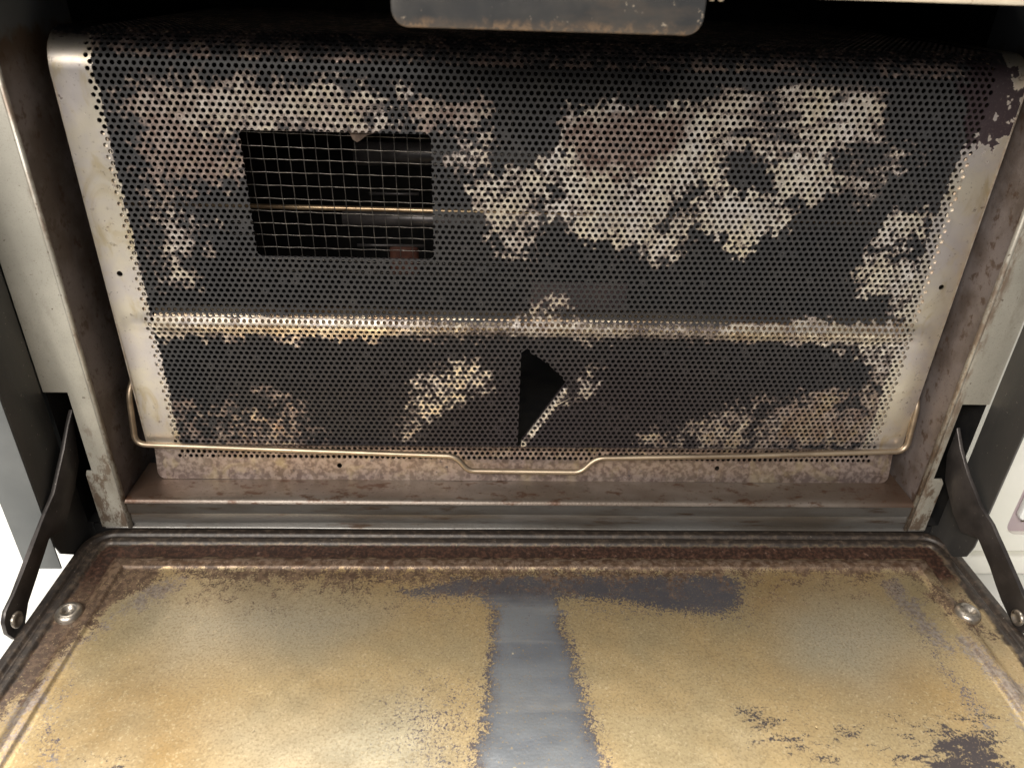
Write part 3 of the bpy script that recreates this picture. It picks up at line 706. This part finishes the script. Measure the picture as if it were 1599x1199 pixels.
def surf(u, s, flap):
    """sheet coordinates -> point and outward normal"""
    P = np.zeros((len(u), 3)); N = np.zeros((len(u), 3))
    P[:, 0] = u
    P[:, 2] = s; N[:, 1] = -1
    f = s < .0012
    P[f, 1] = np.interp(s[f], [-.0225, -.004, -.0015, .0012], [-.0016, .0024, .0020, 0])
    N[f, 2] = np.where(s[f] < -.003, .2, -.6)
    th = np.clip((s-S_FACE)/R_TOP, 0, math.pi/2); c = s > S_FACE
    P[c, 1] = R_TOP*(1-np.cos(th[c])); P[c, 2] = S_FACE+R_TOP*np.sin(th[c])
    N[c, 1] = -np.cos(th[c]); N[c, 2] = np.sin(th[c])
    e = s-(S_FACE+R_TOP*math.pi/2); t = e > 0
    P[t, 1] = R_TOP+e[t]
    # the pressed-in flap folds back along the lower right side of the triangle
    hd_ = (TB-TC)/np.linalg.norm(TB-TC); nn = np.array([hd_[1], -hd_[0]])
    if np.dot(TA-TC, nn) < 0: nn = -nn
    q = np.stack([u, s], 1)
    d = (q-TC) @ nn
    _, bb, cc_, _n = tri_in(q)
    ins = (d > 0) & (flap | ((bb > .0008) & (cc_ > .0008)))
    if ins.any():
        r = .0022; mx = math.radians(156)
        ang = np.minimum(d[ins]/r, mx); ext = np.maximum(d[ins]-r*mx, 0)
        off = r*np.sin(ang)+ext*np.cos(ang); dep = r*(1-np.cos(ang))+ext*np.sin(ang)
        sh = off-d[ins]
        P[ins, 0] += nn[0]*sh; P[ins, 2] += nn[1]*sh; P[ins, 1] += dep
    # pressed ridge
    P[:, 1] -= .0017*np.exp(-((s-.0765)/.0042)**2)*np.clip((HW-.003-np.abs(u))/.022, 0, 1)*np.where(s < .15, 1, 0)
    # gentle dents of the sheet
    face = (s > .01) & (s < S_FACE)
    P[face, 1] += .0009*np.sin(u[face]*21+1.0)*np.sin(s[face]*31+.6)*np.clip((s[face]-.01)/.03, 0, 1)*np.clip((S_FACE-s[face])/.03, 0, 1)
    return P, N/np.linalg.norm(N, axis=1, keepdims=True)
# bowed upper right edge of the triangle: a circle through A and C
_mid = (TA+TC)/2; _ch = TC-TA; _nrm = np.array([_ch[1], -_ch[0]])/np.linalg.norm(_ch)
if np.dot(_nrm, TB-_mid) < 0: _nrm = -_nrm
_Rc = .075; _cc = _mid+_nrm*math.sqrt(_Rc**2-(np.linalg.norm(_ch)/2)**2)
def arcd(q): return _Rc-np.linalg.norm(q-_cc, axis=1)
def tri_in(q):
    hd_ = (TB-TC)/np.linalg.norm(TB-TC); nn = np.array([hd_[1], -hd_[0]])
    if np.dot(TA-TC, nn) < 0: nn = -nn
    eAB = TB-TA; nAB = np.array([eAB[1], -eAB[0]])/np.linalg.norm(eAB)
    if np.dot(TC-TA, nAB) < 0: nAB = -nAB
    return (q-TC) @ nn, (q-TA) @ nAB, arcd(q), nAB

js = np.arange(-9, int(S_MAX/ROW)+2)
cells = []
for j in js:
    i = np.arange(-72, 73)
    cells.append(np.stack([i*PITCH_H+(j % 2)*PITCH_H/2, np.full(len(i), j*ROW)], 1))
cells = np.concatenate(cells)
cells = cells[(np.abs(cells[:, 0]) < HW+PITCH_H*.45) & (cells[:, 1] > -.0225-ROW*.5) & (cells[:, 1] < S_MAX)]
ang = np.radians(np.arange(12)*30)
orad = np.where(np.arange(12) % 2 == 1, PITCH_H/math.sqrt(3), PITCH_H/2)
OUT = np.stack([orad*np.cos(ang), orad*np.sin(ang)], 1)
INN = np.stack([np.cos(ang), np.sin(ang)], 1)
inwin = (cells[:, 0] > WIN[0]+PITCH_H*.20) & (cells[:, 0] < WIN[1]-PITCH_H*.20) & (cells[:, 1] > WIN[2]+PITCH_H*.20) & (cells[:, 1] < WIN[3]-PITCH_H*.20)
cells = cells[~inwin]
hole = (np.abs(cells[:, 0]) < .2040) & (cells[:, 1] > -.0105)
rad = np.full(len(cells), .00107)
_rr = np.random.RandomState(5)
rad *= _rr.uniform(.96, 1.04, len(cells))
clog = (_rr.rand(len(cells)) < .05) & (cells[:, 1] < .2)
rad[clog] *= _rr.uniform(.5, .9, clog.sum())
for mx_, mz_ in ((-.2122, .1050), (.2120, .1055), (-.1108, -.0145), (.1108, -.0145)):
    k = np.argmin((cells[:, 0]-mx_)**2+(cells[:, 1]-mz_)**2)
    hole[k] = True; rad[k] = .00145
tx, ty, ta, nAB = tri_in(cells)
flapc = (tx > 0) & (ty > 0) & (ta > 0)

def clampuv(q, isflap):
    q = q.copy()
    # sheet outline, narrower and round-cornered at the bottom flange
    lim = np.where(q[:, 1] < -.0005, .2178, HW)
    rc = .0045; zc = -.0225+rc
    lowm = q[:, 1] < zc
    lim = np.where(lowm, .2178-rc+np.sqrt(np.maximum(rc*rc-np.minimum(zc-q[:, 1], rc)**2, 0)), lim)
    q[:, 0] = np.clip(q[:, 0], -lim, lim)
    q[:, 1] = np.clip(q[:, 1], -.0225, S_MAX)
    # rectangular window
    iw = (q[:, 0] > WIN[0]) & (q[:, 0] < WIN[1]) & (q[:, 1] > WIN[2]) & (q[:, 1] < WIN[3])
    if iw.any():
        w = q[iw]
        dist = np.stack([w[:, 0]-WIN[0], WIN[1]-w[:, 0], w[:, 1]-WIN[2], WIN[3]-w[:, 1]], 1)
        k = dist.argmin(1)
        for c, (ax, v) in enumerate(((0, WIN[0]), (0, WIN[1]), (1, WIN[2]), (1, WIN[3]))):
            w[k == c, ax] = v
        q[iw] = w
    # triangle: the flap keeps to its cut edges, the rest of the sheet stays out of it
    a, b, c, nAB = tri_in(q)
    near = (np.abs(q[:, 0]) < .03) & (q[:, 1] > -.02) & (q[:, 1] < .08)
    m = near & isflap & (b < 0)
    q[m] -= b[m, None]*nAB
    a, b, c, _ = tri_in(q)
    m = near & isflap & (c < 0)
    if m.any():
        dv = (q[m]-_cc); q[m] = _cc+dv/np.linalg.norm(dv, axis=1, keepdims=True)*_Rc
    a, b, c, _ = tri_in(q)
    m = near & ~isflap & (a > .0003) & (b > 0) & (c > 0)
    if m.any():
        useB = m & (b < c)
        q[useB] -= (b[useB, None]+.0004)*nAB
        useC = m & (b >= c)
        dv = (q[useC]-_cc); q[useC] = _cc+dv/np.linalg.norm(dv, axis=1, keepdims=True)*(_Rc+.0004)
    return q

THK = .0008
ch, fh = cells[hole], flapc[hole]
nh = len(ch)
uo = clampuv((ch[:, None]+OUT[None]).reshape(-1, 2), np.repeat(fh, 12))
ui = clampuv((ch[:, None]+rad[hole][:, None, None]*INN[None]).reshape(-1, 2), np.repeat(fh, 12))
f12 = np.repeat(fh, 12)
Po, No = surf(uo[:, 0], uo[:, 1], f12); Pi, Ni = surf(ui[:, 0], ui[:, 1], f12)
Pb = Pi-Ni*THK
csol = cells[~hole]; ns = len(csol); fs = flapc[~hole]
us = clampuv((csol[:, None]+np.concatenate([OUT, OUT*.5, [[0, 0]]])[None]).reshape(-1, 2), np.repeat(fs, 25))
Ps, Ns = surf(us[:, 0], us[:, 1], np.repeat(fs, 25))
VP = np.concatenate([Po, Pi, Pb, Ps]); UV = np.concatenate([uo, ui, ui, us])
k = np.arange(12); k1 = (k+1) % 12
b_ = (np.arange(nh)*12)[:, None]; H = nh*12
qf = np.stack([b_+k, b_+k1, H+b_+k1, H+b_+k], -1).reshape(-1, 4)
qr = np.stack([H+b_+k, H+b_+k1, 2*H+b_+k1, 2*H+b_+k], -1).reshape(-1, 4)
sb = (3*H+np.arange(ns)*25)[:, None]
qs = np.stack([sb+k, sb+k1, sb+12+k1, sb+12+k], -1).reshape(-1, 4)
tsf = np.stack([sb+12+k, sb+12+k1, np.broadcast_to(sb+24, (ns, 12))], -1).reshape(-1, 3)
# soot, bare steel and heat tint, plus painted shade and highlights
x, z = UV[:, 0]*1000, UV[:, 1]*1000
fine = multi(x, z, 21, (8, 3.2, 1.5), (.22, .36, .42))
strk = multi(x*.22, z, 25, (5, 2.4, 1.2), (.35, .40, .25))
fine, strk = uniform(fine), uniform(strk)
jx = (uniform(multi(x, z, 41, (5, 2.2), (.45, .55)))-.5)*8; jz = (uniform(multi(x, z, 45, (5, 2.2), (.45, .55)))-.5)*8
dens = np.full(len(x), .004); tint = np.full(len(x), .30); stre = np.zeros(len(x))
fz = (z > -30) & (z < 225)
xf, zf = (x+jx)[fz], (z+jz)[fz]
df, tf, sf = dens[fz], tint[fz], stre[fz]
for d_, s_, t_, st_, poly in PANEL_PATCHES:
    w = soft(xf, zf, poly, s_*1.7)
    if len(poly) == 6 and s_ == 3 and d_ == .75:
        df = df*(1-w)+d_*w
    else:
        df = np.maximum(df, d_*w)
    if d_ > .3:
        tf = tf*(1-w)+t_*w
        sf = sf*(1-w)+st_*w
for d_, s_, poly in PANEL_DARK:
    df *= 1-(1-d_)*soft(xf, zf, poly, s_)
df *= np.clip((206-z[fz])/16, .08, 1)
dens[fz], tint[fz], stre[fz] = df, tf*.92+.06, sf
top = z > 205
dens[top] = .42; tint[top] = 1.0  # top raised towards bare steel to paint in faint front light
rag = (fine-.5)*1.6
mL = np.clip((-201.2+rag-x)/.5+.5, 0, 1); mR = np.clip((x-(204.2-np.interp(z, [0, 60, 120, 150, 180, 186, 200], [7, 7, 8, 7, 4, 0, -6])+rag*1.5))/.5+.5, 0, 1)
mg = np.maximum(mL*np.clip((219-z)/8, .1, 1), mR)
bw = np.exp(-((z-76.3+jz*.10)/5.2)**4)*np.interp(x, [-205, -198, -85, -60, -20, 0, 35, 60, 95, 112, 198, 205], [.8, 1, .95, .55, .42, .6, .6, .4, .5, .95, 1, .9])  # clears a bare band and paints the crease highlight along the ridge
dens = np.maximum(dens, bw)
tint = np.where(bw > .3, tint*.4+.18, tint)
pur = soft(x+jx, z+jz, PANEL_PURPLE, 2.0)
dens = np.maximum(dens*(1-mg), .985*mg)
lowf = np.clip((1.0-z)/3, 0, 1)
dens = dens*(1-lowf)+.985*lowf
dens *= 1-.93*pur
_fa, _fb, _fc, _ = tri_in(UV)
inf = (_fa > .0028) & (_fb > -.0003) & (_fc > -.0003)
dens[inf] = 0
hin = (np.abs(_fa-.0004) < .0022) & (UV[:, 0] > -.006) & (UV[:, 0] < .0185) & (UV[:, 1] > 0) & (UV[:, 1] < .04)
dens[hin] = np.maximum(dens[hin], .9)  # fold highlight painted in as bare steel along the hinge line
tint = tint*(1-mg)+.05*mg; tint = tint+.24*np.clip((66-z)/8, 0, 1)*(1-mg); tint = tint*(1-lowf)+.66*lowf  # lower patches and flange browned to paint in shade low down
tint = np.where(mR > .5, np.maximum(tint, .18), tint)
nz = fine*(1-stre)+strk*stre
tint[hin] = 0.0
lowfq = uniform(multi(x, z, 61, (16, 7), (.6, .4)))
bare = dens*(1-.34*lowfq*(1-stre*.3))-(nz-.5)*(.22+.38*np.clip(dens*4, 0, 1))
bare = np.maximum(bare, bw*1.08-.22*(fine-.5))
bare = np.where((mg > .5) | (lowf > .5), np.maximum(bare, 1.0-.7*(fine > .985)), bare)
bare = np.where(pur > .5, np.minimum(bare, .2+.9*(fine > .9)), bare)
perf_a = np.clip(1-mg-lowf, 0, 1)
purple = np.clip(pur+np.clip((95-z)/60, 0, 1)*np.clip(1.25-np.abs(x-10)/160, 0, 1)*.6, 0, 1)
sheet = big_mesh('perforated_sheet', VP, np.concatenate([qf, qr, qs]), tsf, MAT['panel'], panel, dict(bare=bare, tint=tint, purple=purple, perf=perf_a))
# folded-back side edges, stiffener and backing strips
for s in (-1, 1):
    zs = list(np.linspace(.001, S_FACE, 20)); path = [(0.0, z_) for z_ in zs]
    for t in np.linspace(.1, math.pi/2, 8): path.append((R_TOP*(1-math.cos(t)), S_FACE+R_TOP*math.sin(t)))
    path.append((R_TOP+TOP_LEN, S_FACE+R_TOP))
    V, F = [], []
    for i, (y_, z_) in enumerate(path):
        t = min(max((z_-S_FACE)/R_TOP, 0), 1); ny, nz_ = (0, 1) if t >= 1 else (math.cos(math.asin(t)), math.sin(math.asin(t)))
        if t >= 1: ny, nz_ = 0, 1
        for (ex, dep) in ((-.0006, -.0001), (.0002, .0001), (.0007, .0006), (.0008, .0014), (.0008, .0075)):
            V.append((s*(HW+ex), y_+dep*ny, z_-dep*nz_))
    for i in range(len(path)-1):
        for k_ in range(4): F.append((i*5+k_, i*5+k_+1, (i+1)*5+k_+1, (i+1)*5+k_))
    mesh_obj('side_fold', V, F, MAT['strip'], panel, smooth=True)
    xc = s*.2060
    xa, xb = sorted((s*.2026, s*.2092))
    box('backing_strip', (xa, .0014, .004), (xb, .0022, .172), MAT['strip'], panel, .0002)
V, F = [], []
angs = np.radians(np.linspace(-80, 80, 12))
xs = np.linspace(-.2010, .2010, 90)
for x_ in xs:
    for a_ in angs: V.append((x_, .0100-.0078*math.cos(a_)+.0003*math.sin(x_*60), .0765+.0072*math.sin(a_)+.0002*math.sin(x_*35)))
for i in range(len(xs)-1):
    for k_ in range(11): F.append((i*12+k_, (i+1)*12+k_, (i+1)*12+k_+1, i*12+k_+1))
mesh_obj('stiffener_bar', V, F, MAT['rail'], panel, smooth=True)
box('backing_plate', (-.0040, .0042, .0860), (.0470, .0052, .1018), MAT['plate'], panel, .0003)
# flake of burnt residue hanging over the window's upper edge
V, F = [], []
out = [(-.0935, .1765), (-.0900, .1775), (-.0800, .1775), (-.0775, .1765), (-.0800, .1748), (-.0838, .1738), (-.0866, .1716), (-.0884, .1706), (-.0902, .1718), (-.0916, .1742)]
fb = bmesh.new()
fc = fb.verts.new((-.0870, .0022, .1745))
fo = [fb.verts.new((a_, .0016+.0006*math.sin(k_*2.3), c_)) for k_, (a_, c_) in enumerate(out)]
for k_ in range(len(fo)): fb.faces.new((fc, fo[k_], fo[(k_+1) % len(fo)]))
r_ = bmesh.ops.extrude_face_region(fb, geom=fb.faces[:])
for v_ in r_['geom']:
    if isinstance(v_, bmesh.types.BMVert): v_.co.y += .0008
from_bm('burnt_residue', fb, MAT['flake'], panel)

# ------------------------------------------------------------------ wire screen behind the window
screen = empty('wire_mesh_screen')
tag(screen, 'square wire mesh screen seen through the rectangular window of the perforated sheet', 'mesh screen')
SX0, SX1, SZ0, SZ1, STEP = -.1560, -.0035, .1005, .1860, .00625
nxw = int((SX1-SX0)/STEP); nzw = int((SZ1-SZ0)/STEP)
vw = None
for i in range(nxw+1):
    x_ = SX1-i*STEP
    if vw is None or True:
        ph = i % 2
        bow = rnd.uniform(-.0005, .0005)
        pts = [(x_+bow*math.sin(t*3.1)+.0010*(1-t), .0085+.00034*math.cos(math.pi*((SZ0+(SZ1-SZ0)*t)-SZ0)/STEP+ph*math.pi), SZ0+(SZ1-SZ0)*t) for t in np.linspace(0, 1, 44)]
        tube('wire', pts, .00021, MAT['screen'], screen, 6)
for j in range(nzw+1):
    z_ = SZ0+.003+j*STEP
    ph = j % 2
    bow = rnd.uniform(-.0005, .0005)
    pts = [(SX0+(SX1-SX0)*t, .0085-.00034*math.cos(math.pi*(SX0+(SX1-SX0)*t-SX1)/STEP+ph*math.pi), z_+bow*math.sin(t*3.1)-.0016*(t-.5)) for t in np.linspace(0, 1, 70)]
    tube('wire', pts, .00021, MAT['screen'], screen, 6)

# ------------------------------------------------------------------ wire bail across the foot of the sheet
bail = tube('wire_bail', round_path([(-.2120, .034, .0430), (-.2215, .012, .0420), (-.2236, .0015, .0345), (-.2246, -.0038, .0030), (-.1500, -.0052, .0012), (-.0440, -.0056, -.0022), (-.0365, -.0072, -.0114), (.0290, -.0072, -.0118), (.0378, -.0056, -.0028), (.1200, -.0050, -.0010), (.2205, -.0040, .0028), (.2212, .0010, .0330), (.2205, .012, .0400), (.2120, .034, .0430)],
                             [0, .004, .006, .0065, .02, .005, .004, .004, .005, .02, .0065, .006, .004, 0], 8), .00168, MAT['wire'], None, 12)
tag(bail, 'golden-brown wire bail with a central dip lying across the foot of the perforated sheet', 'wire bail')

# ------------------------------------------------------------------ neighbouring appliance
app = empty('neighbouring_appliance')
tag(app, 'cream plastic appliance standing beside the oven, behind the hinge arm', 'appliance')
AY = .010
body = plate('body', [(.2500, AY, -.1035), (.60, AY, -.1035), (.60, AY, .25), (.2500, AY, .25)], (0, .28, 0), MAT['plastic'], app, .004, 3)
# raised frame round a recess
RX0, RZ0 = .3120, -.0690
def rr(x0, x1, z0, z1, r, y): return rrect(x0, x1, z0, z1, r, y)
outer = rr(.2560, .56, -.0830, .235, .010, AY-.0040); inner = rr(RX0, .53, RZ0, .215, .009, AY-.0040); deep = [(p[0], AY-.0006, p[2]) for p in inner]
skirt = [(p[0]*1, AY+.001, p[2]) for p in outer]
n_ = len(outer)
V = outer+inner+deep+skirt
F = [(i, (i+1) % n_, n_+(i+1) % n_, n_+i) for i in range(n_)]+[(n_+i, n_+(i+1) % n_, 2*n_+(i+1) % n_, 2*n_+i) for i in range(n_)]+[(3*n_+i, 3*n_+(i+1) % n_, (i+1) % n_, i) for i in range(n_)]
fr = mesh_obj('raised_frame', V, F, MAT['plastic'], app)
mesh_obj('recess_floor', [(p[0], AY-.0007, p[2]) for p in inner], [tuple(range(n_))], MAT['mauve'], app)
wp = plate('white_panel', rr(RX0+.0045, .525, RZ0+.0125, .21, .004, AY-.0055), (0, .0045, 0), MAT['white'], app, .001, 2)
tube('grime_line', [(RX0+.006+i*.006, AY-.0056, RZ0+.0128+rnd.uniform(-.0003, .0005)) for i in range(12)], .0007, MAT['grime'], wp, 6, .9)
box('ledge', (.2505, AY-.0070, -.1020), (.598, AY+.004, -.0865), MAT['plastic'], app, .0025, 3)

n_obj = len(bpy.data.objects)
print('objects', n_obj, 'sheet verts', len(VP))
